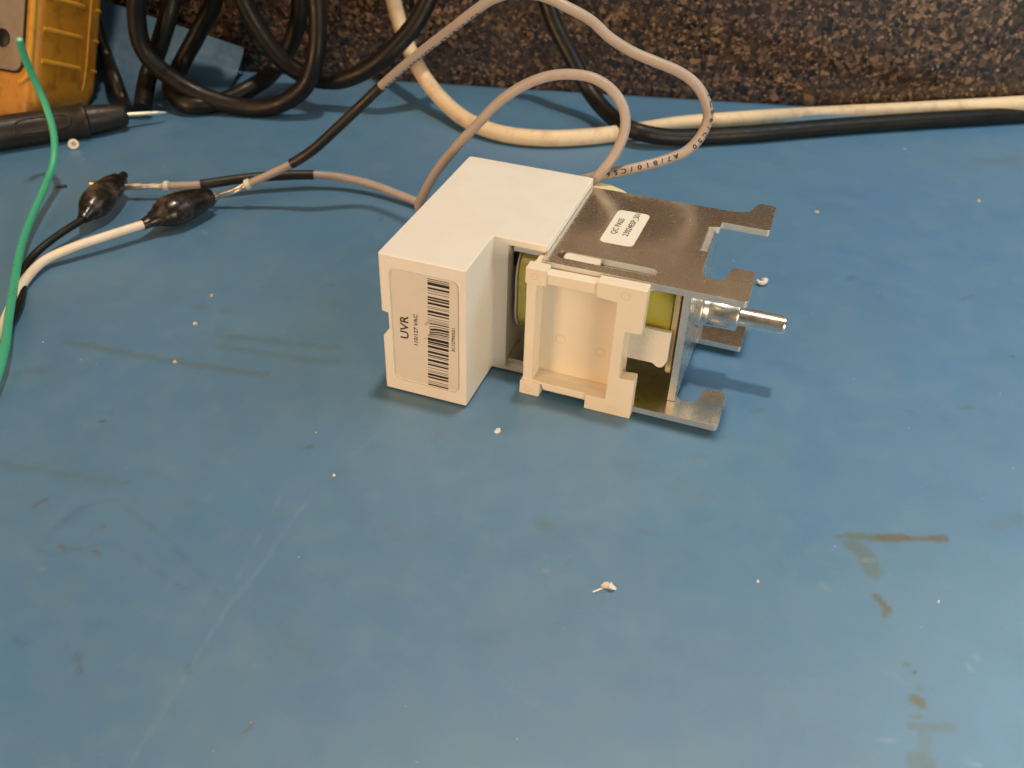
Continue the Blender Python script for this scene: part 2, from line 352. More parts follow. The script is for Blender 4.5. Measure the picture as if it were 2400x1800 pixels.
# stains on the mat: (pixel polyline, width px, softness px, channel, strength); channels 0 green film, 1 rust, 2 dark, 3 pale scratch
STAINS = [
 ([(159, 802), (250, 818), (370, 842), (480, 858), (615, 878)], 17, 12, 0, .55), ([(462, 719), (575, 734)], 14, 14, 0, .35),
 ([(515, 786), (640, 800), (787, 816)], 18, 14, 0, .40), ([(522, 813), (650, 832), (727, 842), (787, 847)], 18, 14, 0, .42),
 ([(0, 880), (110, 868)], 22, 18, 0, .35), ([(0, 1088), (120, 1105), (290, 1132)], 20, 16, 0, .35), ([(769, 666), (780, 668)], 10, 8, 0, .45), ([(785, 714), (800, 714)], 8, 8, 0, .35),
 ([(722, 841), (738, 842)], 14, 10, 0, .35), ([(1268, 1230), (1282, 1226)], 16, 26, 0, .75), ([(1020, 1030), (1030, 1015)], 10, 12, 0, .40), ([(1328, 1322), (1338, 1318)], 6, 7, 0, .55),
 ([(900, 1240), (910, 1234)], 14, 14, 0, .25), ([(1762, 965), (1790, 960)], 10, 10, 0, .5), ([(1690, 1022), (1700, 1022)], 7, 6, 0, .45), ([(1622, 1074), (1648, 1070)], 14, 10, 0, .4),
 ([(1600, 1150), (1625, 1155)], 40, 40, 0, .25), ([(2300, 1235), (2400, 1215)], 30, 40, 0, .28), ([(640, 1480), (720, 1540)], 60, 90, 0, .22), ([(2300, 380), (2400, 372)], 30, 30, 0, .4),
 ([(2000, 1280), (2020, 1292), (2040, 1322), (2046, 1338)], 34, 8, 0, .55), ([(1962, 1258), (1990, 1256)], 6, 3, 0, .7), ([(1990, 1257), (2060, 1260), (2120, 1261)], 18, 3, 0, .8),
 ([(2060, 1260), (2120, 1262), (2175, 1262), (2212, 1262)], 14, 4, 1, .5), ([(2190, 1262), (2212, 1263)], 16, 5, 1, .8), ([(2053, 1396), (2068, 1412), (2080, 1424), (2073, 1442)], 13, 7, 1, .5),
 ([(2060, 1400), (2080, 1425)], 14, 8, 0, .5), ([(2145, 1640), (2157, 1646)], 22, 6, 0, .7), ([(2147, 1640), (2155, 1645)], 12, 8, 1, .6), ([(2126, 1558), (2127, 1559)], 9, 4, 0, .7), ([(2142, 1574), (2143, 1575)], 7, 4, 2, .7),
 ([(2150, 1612), (2158, 1613)], 9, 4, 0, .8), ([(2183, 1616), (2184, 1616)], 6, 4, 0, .5), ([(2140, 1681), (2155, 1680)], 10, 6, 0, .6), ([(2132, 1702), (2180, 1704), (2230, 1705)], 14, 7, 0, .5),
 ([(2162, 1718), (2168, 1762)], 20, 10, 0, .4), ([(2150, 1786), (2166, 1788)], 40, 10, 0, .5),
 ([(90, 1290), (127, 1240), (181, 1193), (231, 1175), (275, 1171), (307, 1200), (376, 1251), (452, 1327), (528, 1410)], 4, 5, 2, .30),
 ([(90, 1290), (119, 1301), (174, 1291), (224, 1276), (268, 1276)], 5, 6, 2, .25), ([(268, 1280), (318, 1305), (376, 1345), (441, 1388)], 4, 5, 2, .32), ([(130, 1240), (190, 1195)], 14, 12, 2, .16),
 ([(80, 1186), (104, 1172)], 9, 4, 1, .45), ([(104, 1172), (122, 1158)], 3, 3, 2, .3), ([(314, 1166), (317, 1178)], 6, 3, 1, .6), ([(240, 1232), (244, 1238)], 6, 3, 1, .6), ([(141, 1280), (150, 1288)], 7, 3, 1, .7), ([(164, 1287), (184, 1285)], 7, 3, 1, .6), ([(224, 1290), (232, 1298)], 6, 3, 1, .6),
 ([(719, 1048), (727, 1047)], 11, 4, 1, .55), ([(257, 965), (260, 972)], 4, 3, 2, .7), ([(238, 986), (243, 987)], 4, 3, 2, .7), ([(281, 1131), (299, 1130)], 4, 3, 2, .6), ([(571, 1718), (588, 1704), (598, 1687)], 6, 3, 1, .7),
 ([(892, 495), (892, 524)], 2, 2, 2, .6), ([(183, 1535), (186, 1545)], 16, 10, 2, .35), ([(188, 1562), (188, 1574)], 9, 7, 2, .4), ([(445, 1556), (440, 1578)], 8, 6, 2, .35), ([(33, 1495), (45, 1508), (60, 1510), (85, 1495)], 6, 5, 2, .35),
 ([(1500, 1244), (1540, 1254)], 8, 7, 2, .3), ([(1990, 655), (1998, 650)], 16, 10, 2, .3), ([(2112, 960), (2140, 968)], 8, 8, 2, .25), ([(1990, 970), (2015, 985)], 8, 8, 2, .25), ([(2250, 958), (2275, 953)], 7, 5, 0, .6), ([(2254, 702), (2280, 692)], 8, 6, 2, .3), ([(2372, 835), (2374, 836)], 7, 5, 2, .6),
 ([(673, 1131), (610, 1255), (550, 1366)], 1.6, 2, 3, .5), ([(730, 1160), (655, 1260), (615, 1327), (535, 1421)], 7, 8, 3, .28), ([(535, 1421), (460, 1540), (400, 1640), (300, 1800)], 6, 6, 3, .34), ([(912, 996), (829, 1063)], 3, 4, 3, .34),
 ([(1025, 1218), (945, 1243)], 3, 6, 3, .22), ([(1133, 1564), (1210, 1620), (1300, 1680)], 4, 6, 3, .26), ([(923, 1607), (945, 1650), (959, 1672)], 2.5, 3, 3, .4), ([(807, 587), (787, 616)], 2, 3, 3, .45), ([(1483, 1182), (1487, 1215)], 2, 3, 3, .3),
 ([(2023, 1316), (2050, 1320)], 2, 2, 3, .7), ([(2028, 1309), (2052, 1311)], 2, 2, 3, .5), ([(2060, 1731), (2095, 1737)], 5, 5, 3, .5), ([(2265, 1785), (2300, 1795)], 6, 5, 3, .5), ([(2070, 1570), (2130, 1605)], 8, 10, 3, .2), ([(2270, 1560), (2278, 1572)], 10, 8, 3, .4), ([(2285, 1535), (2290, 1545)], 10, 8, 3, .35),
 ([(590, 1562), (605, 1556), (625, 1560)], 6, 7, 3, .25), ([(1925, 1370), (1940, 1382)], 14, 10, 3, .25), ([(1276, 1338), (1282, 1336)], 9, 6, 3, .5), ([(98, 1332), (100, 1336)], 8, 6, 3, .45), ([(476, 542), (482, 548)], 9, 8, 3, .45),
 ([(2060, 910), (2110, 930)], 5, 8, 3, .2), ([(1935, 1190), (1960, 1230)], 4, 6, 3, .2), ([(1140, 560), (1160, 565)], 5, 5, 3, .2), ([(2110, 1180), (2170, 1195)], 4, 8, 3, .15), ([(1350, 1432), (1435, 1425)], 3, 5, 3, .22),
]
def build_mat():
    ss = np.concatenate([np.linspace(-46, -15.5, 24)[:-1], np.arange(-15.5, 19.2, 0.05), np.linspace(19.2, 46, 20)[1:]])
    tt = np.concatenate([np.linspace(-46, -25.5, 16)[:-1], np.arange(-25.5, -6.0, 0.05), np.arange(-6.0, -0.12, 0.12), [-0.06]])
    S_, T_ = np.meshgrid(ss, tt); nx, ny = len(ss), len(tt)
    X = WA[0]+WD[0]*S_+WN[0]*T_; Y = WA[1]+WD[1]*S_+WN[1]*T_
    Z = np.zeros_like(X)
    st = np.zeros((ny, nx, 4), np.float32)
    for pts, wpx, soft, ch, k in STAINS:
        G = [at(*p) for p in pts]; dep = np.mean([(np.array(g)-CAM)@FWD for g in G]); sc = dep/F
        k = min(.95, k*(0.95, 1.1, 1.1, 0.8)[ch]*(1.45 if pts[0][0] > 1900 and pts[0][1] > 1200 else 1.0)); rw, rs = wpx*sc*0.70, max(soft*sc*1.5, .05)
        D = np.full(X.shape, 1e9)
        for a, b in zip(G, G[1:]):
            dx, dy = b.x-a.x, b.y-a.y; l2 = max(1e-9, dx*dx+dy*dy)
            t = np.clip(((X-a.x)*dx+(Y-a.y)*dy)/l2, 0, 1)
            D = np.minimum(D, np.hypot(X-a.x-t*dx, Y-a.y-t*dy))
        if ch != 3: D = D+rs*0.22*np.sin(X*9.1+Y*4.3)*np.sin(Y*11.7-X*3.1)+rs*0.12*np.sin(X*23+Y*31)
        mval = k*np.clip(1-(D-rw+rs*0.5)/rs, 0, 1); mval = mval*mval*(3-2*np.minimum(mval, 1))/np.maximum(1e-6, (k*(3-2*k)) if k < 1 else 1)
        st[..., ch] = np.maximum(st[..., ch], np.clip(mval, 0, k))
    V = np.stack([X, Y, Z], -1).reshape(-1, 3)
    idx = np.arange(nx*ny).reshape(ny, nx)
    Q = np.stack([idx[:-1, :-1], idx[:-1, 1:], idx[1:, 1:], idx[1:, :-1]], -1).reshape(-1, 4)
    # skirt: the edge of the sheet down to the counter
    rim = np.concatenate([idx[0, :], idx[1:, -1], idx[-1, -2::-1], idx[-2:0:-1, 0]])
    low = V[rim].copy(); low[:, 2] = -0.197; base = len(V); V = np.concatenate([V, low]); n = len(rim)
    j = np.arange(n); k2 = (j+1) % n
    Q = np.concatenate([Q, np.stack([rim[j], base+j, base+k2, rim[k2]], -1)])
    me = bpy.data.meshes.new('mat'); me.vertices.add(len(V)); me.vertices.foreach_set('co', V.astype(np.float32).ravel())
    me.loops.add(Q.size); me.loops.foreach_set('vertex_index', Q.astype(np.int32).ravel())
    me.polygons.add(len(Q)); me.polygons.foreach_set('loop_start', np.arange(0, Q.size, 4, dtype=np.int32))
    me.update(calc_edges=True); me.validate()
    ca = me.color_attributes.new('stain', 'FLOAT_COLOR', 'POINT')
    full = np.zeros((len(V), 4), np.float32); full[:nx*ny] = st.reshape(-1, 4); ca.data.foreach_set('color', full.ravel())
    return tag(link('work_mat', me, 'blue', None, 0), 'large stained blue rubber work mat covering the counter', 'mat')
build_mat()

# raised back corner of a second blue sheet, leaning on the backsplash at left
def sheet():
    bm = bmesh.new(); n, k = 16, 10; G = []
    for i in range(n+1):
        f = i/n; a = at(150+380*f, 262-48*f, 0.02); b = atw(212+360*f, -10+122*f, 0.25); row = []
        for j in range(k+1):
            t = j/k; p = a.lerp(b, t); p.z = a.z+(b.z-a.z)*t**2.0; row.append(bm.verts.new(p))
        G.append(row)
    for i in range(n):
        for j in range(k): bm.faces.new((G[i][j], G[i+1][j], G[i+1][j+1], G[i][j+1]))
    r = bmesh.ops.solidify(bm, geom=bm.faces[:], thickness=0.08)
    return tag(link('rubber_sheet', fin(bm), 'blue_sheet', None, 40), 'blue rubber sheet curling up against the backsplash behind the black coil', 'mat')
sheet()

# ------------------------------------------------------------------ the undervoltage release
H = 2.6
dev = tag(empty('undervoltage_release', (2.8, 2.0, 0)), 'white and zinc undervoltage release with barcode sticker lying on the blue mat', 'solenoid')
DEV = []
def own(o):
    DEV.append(o); return o
def boolean(o, cutters):
    for c in cutters:
        md = o.modifiers.new('cut', 'BOOLEAN'); md.operation = 'DIFFERENCE'; md.object = c; md.solver = 'EXACT'
    dg = bpy.context.evaluated_depsgraph_get(); me = bpy.data.meshes.new_from_object(o.evaluated_get(dg))
    o.modifiers.clear(); o.data = me
    for c in cutters: bpy.data.objects.remove(c)
    me.polygons.foreach_set('use_smooth', [True]*len(me.polygons)); me.set_sharp_from_angle(angle=math.radians(30)); return wn(o)
a_, b_, c_, e_ = 1.455, 1.183, 2.345, 3.80
out = [(0, 0), (a_, 0), (a_, b_), (c_, b_), (c_, e_), (0, e_)]
cov = prism('cover', round_poly(out, [.05, .03, .02, .02, .03, .06]), 'z', 0.03, H, 'white', None, 0.035, seg=3)
cut1 = prism('cut', [(1.70, 1.0), (2.6, 1.0), (2.6, 3.7), (1.70, 3.7)], 'z', 0.105, H-0.115, 'white', None)
cut2 = prism('cut', [(-.1, 1.575), (.13, 1.545), (.132, 1.236), (.0, 1.055), (-.1, .95)], 'y', -.2, 4.2, 'white', None)
cut3 = prism('cut', rrect(.172, 1.34, .25, 2.388, .13), 'y', -.2, .028, 'white', None)
cut4 = prism('cut', [(-.1, -.1), (.10, -.1), (-.1, .12)], 'y', -.2, 4.2, 'white', None)
cov = own(boolean(cov, [cut1, cut2, cut3, cut4])); cov.name = 'cover'
# sticker
def sticker():
    ang = math.radians(1.1)
    st_ = prism('sticker', rrect(.205, 1.318, .272, 2.362, .11), 'y', .020, .0275, 'sticker', cov, 0.0)
    def rot(u, z):
        du, dz = u-.76, z-1.31; return .76+du*math.cos(ang)+dz*math.sin(ang)*1.0, 1.31-du*math.sin(ang)*0+dz
    Xd = Vector((math.sin(ang)*1.2, 0, 1)); Yd = Vector((-1, 0, 0)); y = .0165
    flat_text('printed_text', 'UVR', .142, .44, (.452, y, 1.10), Xd, Yd, cov, .012)
    flat_text('printed_text', '110/127 VAC', .066, .59, (.612, y, 1.02), Xd, Yd, cov, .014)
    flat_text('printed_text', '2C12792G21', .050, .45, (1.250, y, 1.06), Xd, Yd, cov, .012)
    bars = [(170,8),(190,8),(207,34),(262,22),(298,6),(325,7),(365,20),(393,20),(428,26),(475,6),(492,6),(520,28),(562,16),(605,5),(628,5),(643,5),(660,14),(690,8),(712,26),(748,16),(775,14),(800,6),(815,6),(838,34),(878,22),(905,10),(930,30),(975,6),(996,28),(1040,16),(1065,8),(1095,28),(1140,6),(1155,20),(1200,6),(1232,6),(1250,6),(1272,28),(1312,20),(1365,6),(1388,5),(1405,18)]
    bm = bmesh.new()
    for y0, h in bars:
        zt = 2.325-(y0-170)/1250*2.05; zb = zt-h/1250*2.05*0.95; n = 10; prev = None
        for k in range(n+1):
            u = .795+.36*k/n
            dent = 0.03*math.exp(-((u-.84)/.07)**2-((zt-1.40)/.10)**2)
            us = u+(zt-1.31)*.024
            if abs(zt-1.42) < .09 and u < .83: us += .03
            a = bm.verts.new((us, .0172, zt-dent)); b = bm.verts.new((us, .0172, zb-dent))
            if prev: bm.faces.new((prev[0], a, b, prev[1]))
            prev = (a, b)
    me = bpy.data.meshes.new('bars'); bm.to_mesh(me); bm.free(); tag(link('barcode', me, 'ink', cov, 0), None, kind='stuff')
    bm = bmesh.new(); rr = random.Random(3)                       # torn, crumpled spot of the sticker
    for (cu, cz, ru, rz) in ((.80, 1.50, .055, .022), (.77, 1.47, .03, .015), (.835, 1.40, .012, .05), (.745, 1.19, .05, .010)):
        c = bm.verts.new((cu, .006, cz)); ring = []
        for k in range(11):
            an = 2*math.pi*k/11; q = rr.uniform(.6, 1.25); ring.append(bm.verts.new((cu+ru*q*math.cos(an), .0185, cz+rz*q*math.sin(an))))
        for k in range(11): bm.faces.new((c, ring[k], ring[(k+1) % 11]))
    tag(link('torn_spot', fin(bm), 'grit', cov, 0), None, kind='stuff')
sticker()

# zinc bracket: top and bottom plates of the same outline, joined by the end plate
def plate_outline(du=0.0, dv=0.0, left=1.77, near_left=2.325, near_v=1.26):
    P = [(left, near_v, 0), (near_left, near_v, 0), (near_left, .95, .03), (5.51, .945, .09), (5.49, 1.868, .12), (5.22, 1.862, 0), (5.165, 1.845, 0), (5.13, 1.80, 0), (5.108, 1.71, 0), (5.10, 1.62, 0), (5.085, 1.53, 0), (5.045, 1.455, 0), (4.975, 1.405, 0), (4.89, 1.39, 0), (4.81, 1.415, 0), (4.745, 1.475, 0), (4.712, 1.55, 0), (4.704, 1.65, 0),
         (4.70, 1.78, 0), (4.695, 2.205, .03), (4.542, 2.205, 0), (4.542, 3.03, 0), (4.715, 3.10, 0), (4.725, 3.29, .02), (5.51, 3.29, .06), (5.49, 4.20, .07), (5.26, 4.215, 0), (5.21, 4.19, 0), (5.17, 4.12, 0), (5.145, 4.03, 0), (5.12, 3.93, 0), (5.075, 3.845, 0), (5.0, 3.785, 0), (4.90, 3.755, 0), (4.77, 3.738, 0), (left, 3.70, 0)]
    P = [(u+du, v+dv, r) for u, v, r in P]
    return round_poly([(u, v) for u, v, r in P], [r for *_, r in P])
top = own(prism('top_plate', plate_outline(), 'z', 2.355, 2.47, 'plate', None, 0.045, holes=[rrect(2.50, 4.085, 1.145, 1.365, .105, 6)]))
bot = own(prism('bottom_plate', plate_outline(-.065, -.165, near_v=1.46), 'z', 0.107, 0.215, 'plate', None, 0.036, holes=[circ(4.08, 1.02, .035, 14)]))
own(prism('end_plate', [(1.15, .22), (3.62, .22), (3.62, 2.352), (3.02, 2.352), (3.02, 2.455), (2.215, 2.455), (2.215, 2.352), (1.15, 2.352)], 'x', 4.545, 4.672, 'steel', None, 0.012))
def cut_edges(o, ax):
    o.data.materials.append(M['cut_edge'])
    for p in o.data.polygons:
        if abs(p.normal[ax]) < .35: p.material_index = 1
for o in DEV:
    if o.name in ('top_plate', 'bottom_plate'): cut_edges(o, 2)
    if o.name == 'end_plate': cut_edges(o, 0)
# QC label
lab = prism('qc_label', [(p.x, p.y) for p in [Vector((3.265+(x-3.265)*1.0+(y-2.465)*.02, y-(x-3.265)*-.02)) for x, y in rrect(2.995, 3.545, 1.88, 3.055, .09)]], 'z', 2.4705, 2.474, 'qc', top)
flat_text('printed_text', 'QC PASS', .095, .56, (3.175, 2.19, 2.4756), (.03, 1, 0), (-1, .03, 0), top, .012)
flat_text('printed_text', '23024ESP_S01', .095, .83, (3.375, 2.19, 2.4756), (.03, 1, 0), (-1, .03, 0), top, .012)

# coil, flanges
def rbox(name, axis, u0, u1, v0, v1, z0, z1, r, m, bevel=0.05):
    return own(prism(name, rrect(v0, v1, z0, z1, r, 8), 'x', u0, u1, m, None, bevel, seg=3))
coil = rbox('coil', 'x', 1.835, 4.40, 1.31, 3.48, .72, 2.335, .50, 'tape', 0.03)
bm = bmesh.new(); add_prism(bm, rrect(1.298, 3.492, .708, 2.347, .50, 8), 'x', 2.6, 4.05); link('tape_edge', fin(bm), 'tape', coil)
fl = own(prism('bobbin_flange', rrect(1.28, 3.51, .69, 2.35, .52, 8), 'x', 1.795, 1.833, 'clear', None, 0.02))
own(prism('bobbin_flange', rrect(1.27, 3.55, .60, 2.345, .16, 6), 'x', 4.41, 4.50, 'cream', None, 0.02))
own(prism('terminal_block', rrect(1.45, 2.4, 1.95, 2.35, .03, 3), 'x', 1.71, 1.785, 'black_rubber', None, 0.01))
rear = own(prism('rear_tab', [(2.34, 3.72), (2.34, 4.03), (2.62, 3.98), (2.86, 3.88), (3.05, 3.72)], 'z', 2.30, 2.44, 'cream', None, 0.02))

# ivory front moulding
def moulding():
    bm = bmesh.new()
    inner = [(2.335, .30), (3.60, .285), (3.63, 2.15), (3.30, 2.17), (3.29, 2.20), (2.50, 2.20), (2.335, 2.17)]
    ring = [(2.17, .16), (3.80, .16), (3.80, 2.34), (2.17, 2.34)]
    add_prism(bm, [(2.17, .26), (2.50, .24), (2.54, .155), (3.80, .15), (3.80, 2.40), (2.17, 2.37)], 'y', .735, .935, [inner])
    add_prism(bm, ring, 'y', .936, 1.10, [inner])
    add_prism(bm, ring, 'y', 1.101, 1.17)
    return own(wn(link('front_moulding', fin(bm, 0.016, 2), 'beige', None)))
mould = moulding()
def block(pts, v0=.70, v1=.93, bev=.02):
    bm = bmesh.new(); add_prism(bm, pts, 'y', v0, v1); return wn(link('corner_block', fin(bm, bev, 2), 'beige', mould))
block([(2.15, 2.165), (2.495, 2.165), (2.50, 2.452), (2.155, 2.445)])
block([(2.125, .003), (2.475, .003), (2.485, .275), (2.335, .285), (2.13, .27)])
block([(3.26, .003), (4.04, .003), (4.05, .79), (3.785, .765), (3.80, 1.655), (4.06, 1.67), (4.07, 2.462), (3.29, 2.45), (3.295, 2.175), (3.625, 2.155), (3.60, .285), (3.265, .295)])
block([(2.225, 2.25), (2.345, 2.25), (2.345, 2.43), (2.225, 2.43)], .93, 1.20)
ct = prism('clip_tab', rrect(2.605, 3.19, 1.15, 1.355, .06), 'z', 2.2, 2.464, 'beige', mould, 0.015)
prism('slot_ledge', rrect(3.205, 4.07, 1.15, 1.36, .05), 'z', 2.2, 2.352, 'clear', mould, 0.0)
for (u, z, y, r) in ((3.75, 2.30, .70, .072), (2.31, 2.32, .70, .06), (2.28, .125, .70, .055), (3.73, .125, .70, .068), (2.68, .98, 1.101, .085), (3.36, .90, 1.101, .085)):
    bm = bmesh.new(); add_prism(bm, circ(u, z, r, 28), 'y', y-.0035, y+.02, [circ(u, z, r-.010, 28)]); link('ejector_mark', fin(bm), 'mark', mould)
tg = own(prism('coil_tongue', round_poly([(3.70, .90), (4.22, .905), (4.27, .86), (4.33, .835), (4.40, .87), (4.45, 1.0), (4.45, 1.54), (3.70, 1.54)], [0, .03, .03, .04, .03, .02, .03, 0]), 'y', 1.12, 1.20, 'clear', None, 0.015))

# plunger
ax = (0, 2.40, 1.30)
own(lathe('bushing', [(4.672, .34), (4.74, .34), (4.765, .32), (4.77, .25)], ax, (1, 0, 0), 'steel', None, 40))
pl = own(lathe('plunger', [(4.70, .20), (4.80, .215), (4.84, .250), (4.86, .256), (5.325, .256), (5.338, .248), (5.34, .17), (5.355, .152), (6.05, .152), (6.085, .146), (6.107, .126), (6.115, .09), (6.118, .0)], ax, (1, 0, 0), 'steel', None, 40))

# lead wires of the coil
RW = 0.093
V_ = atv
LOOP = [V_(1360, 450, 3.95), V_(1411, 401, 3.95), V_(1443, 358, 4.15), V_(1465, 300, 4.35), V_(1461, 253, 4.5), V_(1436, 213, 4.6), V_(1393, 184, 4.65), V_(1338, 174, 4.65), V_(1284, 179, 4.6), V_(1230, 199, 4.55), V_(1175, 235, 4.5), V_(1121, 289, 4.45), V_(1067, 347, 4.4), V_(1024, 401, 4.35), V_(995, 452, 4.35), V_(984, 490, 4.45)]
LOOP += [Vector((-.55, 5.2, .35)), Vector((-.6, 5.7, .14))]
TAIL = [at(1000, 484, .13), at(975, 472, .15), at(935, 456, .18), at(870, 432, .24), at(800, 416, .30), at(735, 410, .34), at(650, 412, .36), at(560, 420, .36), at(470, 433, .34), at(430, 435, .33), at(395, 436, .32)]
def wire_parts(name, pts, cuts, caps):
    """cuts: list of (from control index, to control index, part name, material, radius)"""
    S, prm = spline(pts, 0.07); root = None
    for i0, i1, nm, m, r in cuts:
        seg = [p for p, q in zip(S, prm) if i0-1e-6 <= q <= i1+1e-6]
        o = tube(nm, seg, r, m, None, 16)
        if root is None: root = own(o)
        else: o.parent = root
    return S, prm, root
pts1 = LOOP+TAIL; n1 = len(LOOP)
S1, p1, lead1 = wire_parts('lead_wire', pts1, [(0, n1+6.2, 'lead_wire', 'grey_wire', RW), (n1+5, n1+8, 'shrink_sleeve', 'sleeve', RW*1.17), (n1+8, n1+10, 'lead_end', 'grey_wire', RW*.92)], None)
LEAD2 = [V_(1335, 432, 4.0), V_(1371, 420, 4.0), V_(1411, 411, 4.1), V_(1501, 391, 4.35), V_(1555, 376, 4.6), V_(1609, 354, 4.8), V_(1645, 315, 5.0), V_(1660, 270, 5.1), V_(1650, 228, 5.1), V_(1628, 195, 5.1), V_(1591, 168, 5.1), V_(1537, 145, 5.1), V_(1483, 122, 5.1), V_(1429, 88, 5.1), V_(1385, 48, 5.1), V_(1320, 12, 5.1),
         V_(1275, -8, 5.15), V_(1215, -18, 5.2), V_(1155, -2, 5.3), V_(1120, 20, 5.35), V_(1060, 66, 5.45), V_(977, 130, 5.7), V_(893, 202, 5.9), at(845, 248, 2.30), at(790, 300, 1.84), at(735, 350, 1.40), at(683, 384, 1.05), at(635, 408, .80), at(585, 430, .58)]
S2, p2, lead2 = wire_parts('lead_wire', LEAD2, [(0, 22, 'lead_wire', 'grey_wire', RW), (22, 26, 'shrink_sleeve', 'sleeve', RW*1.17), (26, 28, 'lead_end', 'grey_wire', RW*.92)], None)
def strip_end(S, parent, n=5, length=1.0):
    """crimped ferrule and bare strands beyond the insulation"""
    t = (S[-1]-S[-4]).normalized(); p = S[-1]
    lathe('ferrule', [(0, .085), (.02, .115), (.10, .115), (.13, .085), (.15, .06)], p-t*.02, t, 'clear', parent, 18)
    for k in range(n):
        o_ = Vector((random.uniform(-.03, .03), random.uniform(-.03, .03), random.uniform(-.03, .03))); q = [p+t*.05+o_*.6]
        for j in range(1, 8): q.append(p+t*(length*j/7)+o_+Vector((random.uniform(-.018, .018), random.uniform(-.018, .018), random.uniform(-.018, .018))))
        tube('bare_strand', spline(q, .05)[0], .036, 'tin', parent, 8)
    return p+t*length
strip_end(S1, lead1, 6, 1.15); strip_end(S2, lead2, 7, 1.0)
# printing on the leads
arc2 = [0.0]
for a, b in zip(S2, S2[1:]): arc2.append(arc2[-1]+(b-a).length)
def arc_at(prm, arc, q): return arc[int(np.argmin([abs(x-q) for x in prm]))]
tube_text('wire_print', S2, 'A7/B10/C56/C50', arc_at(p2, arc2, 4.45), .082, .138, lambda f: .05, RW, lead2, flip=-1)
tube_text('wire_print', S2, '/C56/C50', arc_at(p2, arc2, 8.0), .082, .132, lambda f: 1.2-.8*f, RW, lead2, flip=-1)
tube_text('wire_print', S2, 'A7/B10/C56/C50 A7/B10/C5', arc_at(p2, arc2, 21.9), .084, .128, lambda f: -1.05, RW, lead2, flip=-1)
for o in DEV:
    o.parent = dev; o.matrix_parent_inverse = Matrix.Translation((-2.8, -2.0, 0))

# ------------------------------------------------------------------ clip leads
def clip_lead(name, wire_pts, r, wm, prof, axis_pts, label):
    S, _ = spline(wire_pts, 0.09); root = tag(tube(name, S, r, wm, None, 16), label, 'test lead', 'alligator clip leads at left')
    A, B = axis_pts; d = B-A; Lb = d.length
    bm = bmesh.new(); P = []; n = 26
    for k in range(n+1): P.append(A+d*(k/n)+Vector((0, 0, .05*math.sin(math.pi*k/n))))
    def rad(f):
        x = f*(len(prof)-1); i = min(int(x), len(prof)-2); t = x-i; t = t*t*(3-2*t); return prof[i]*(1-t)+prof[i+1]*t
    add_tube(bm, P, rad, 24, .86)
    for v in bm.verts:
        f = (v.co-A).dot(d)/d.length_squared
        if f > .93: v.co += d.normalized()*random.uniform(-.04, .05)
        v.co += Vector((random.uniform(-1, 1), random.uniform(-1, 1), random.uniform(-1, 1)))*.006
    bt = link('clip_boot', fin(bm), 'boot', root, 60)
    dn = d.normalized(); up = Vector((0, 0, 1)); sd = dn.cross(up).normalized()
    for q in (.035, -.035):
        tube('clip_jaw', [B-dn*.25+up*q, B+dn*.06+up*(q*1.2), B+dn*.16+up*(q*.9)], lambda f: .06-.03*f, 'steel', root, 8)
    return root
bA, bB = at(334, 527, .34), at(493, 462, .36)
clip_lead('clip_lead', [at(-60, 850, .12), at(0, 775, .12), at(28, 715, .12), at(60, 655, .14), at(105, 610, .18), at(170, 580, .28), at(250, 553, .33), at(335, 526, .35)], .090, 'white_wire',
          [.115, .135, .19, .28, .345, .37, .365, .345, .32, .29, .25, .19], (bA, bB), 'white wire clip lead with the larger, shinier black boot in front')
bC, bD = at(194, 514, .34), at(283, 420, .42)
clip_lead('clip_lead', [at(-50, 800, .11), at(10, 770, .11), at(40, 725, .11), at(52, 680, .11), at(55, 640, .12), at(75, 603, .17), at(120, 563, .27), at(195, 513, .34)], .076, 'black_rubber',
          [.11, .17, .26, .315, .33, .32, .305, .285, .26, .22, .14], (bC, bD), 'black wire clip lead with the smaller brown-scuffed boot behind')
tube('clip_nub', [at(276, 430, .45), at(284, 417, .50), at(291, 410, .50)], lambda f: .11-.02*f, 'boot', bpy.data.objects['clip_lead.001'], 12)
pin = tube('brass_pin', [at(212, 430, .36), at(268, 433, .36)], .055, 'brass', bpy.data.objects['clip_lead.001'], 10)

# green wire
G_ = [at(45, 92, 3.2), at(58, 135, 2.75), at(82, 190, 2.2), at(108, 250, 1.65), at(126, 315, 1.15), at(126, 375, .75), at(108, 430, .5), at(78, 500, .33), at(52, 570, .25), at(36, 650, .22), at(22, 735, .28), at(8, 830, .30), at(-25, 940, .2)]
gS, _ = spline(G_, .08); gw = tag(tube('green_wire', gS, 0.078, 'green_wire', None, 16), 'loose green wire with a cut end rising in front of the yellow meter', 'wire')
gt = (gS[0]-gS[2]).normalized()
lathe('copper_core', [(0, .046), (.012, .044), (.014, 0.0)], gS[0], gt, 'tin', gw, 14)

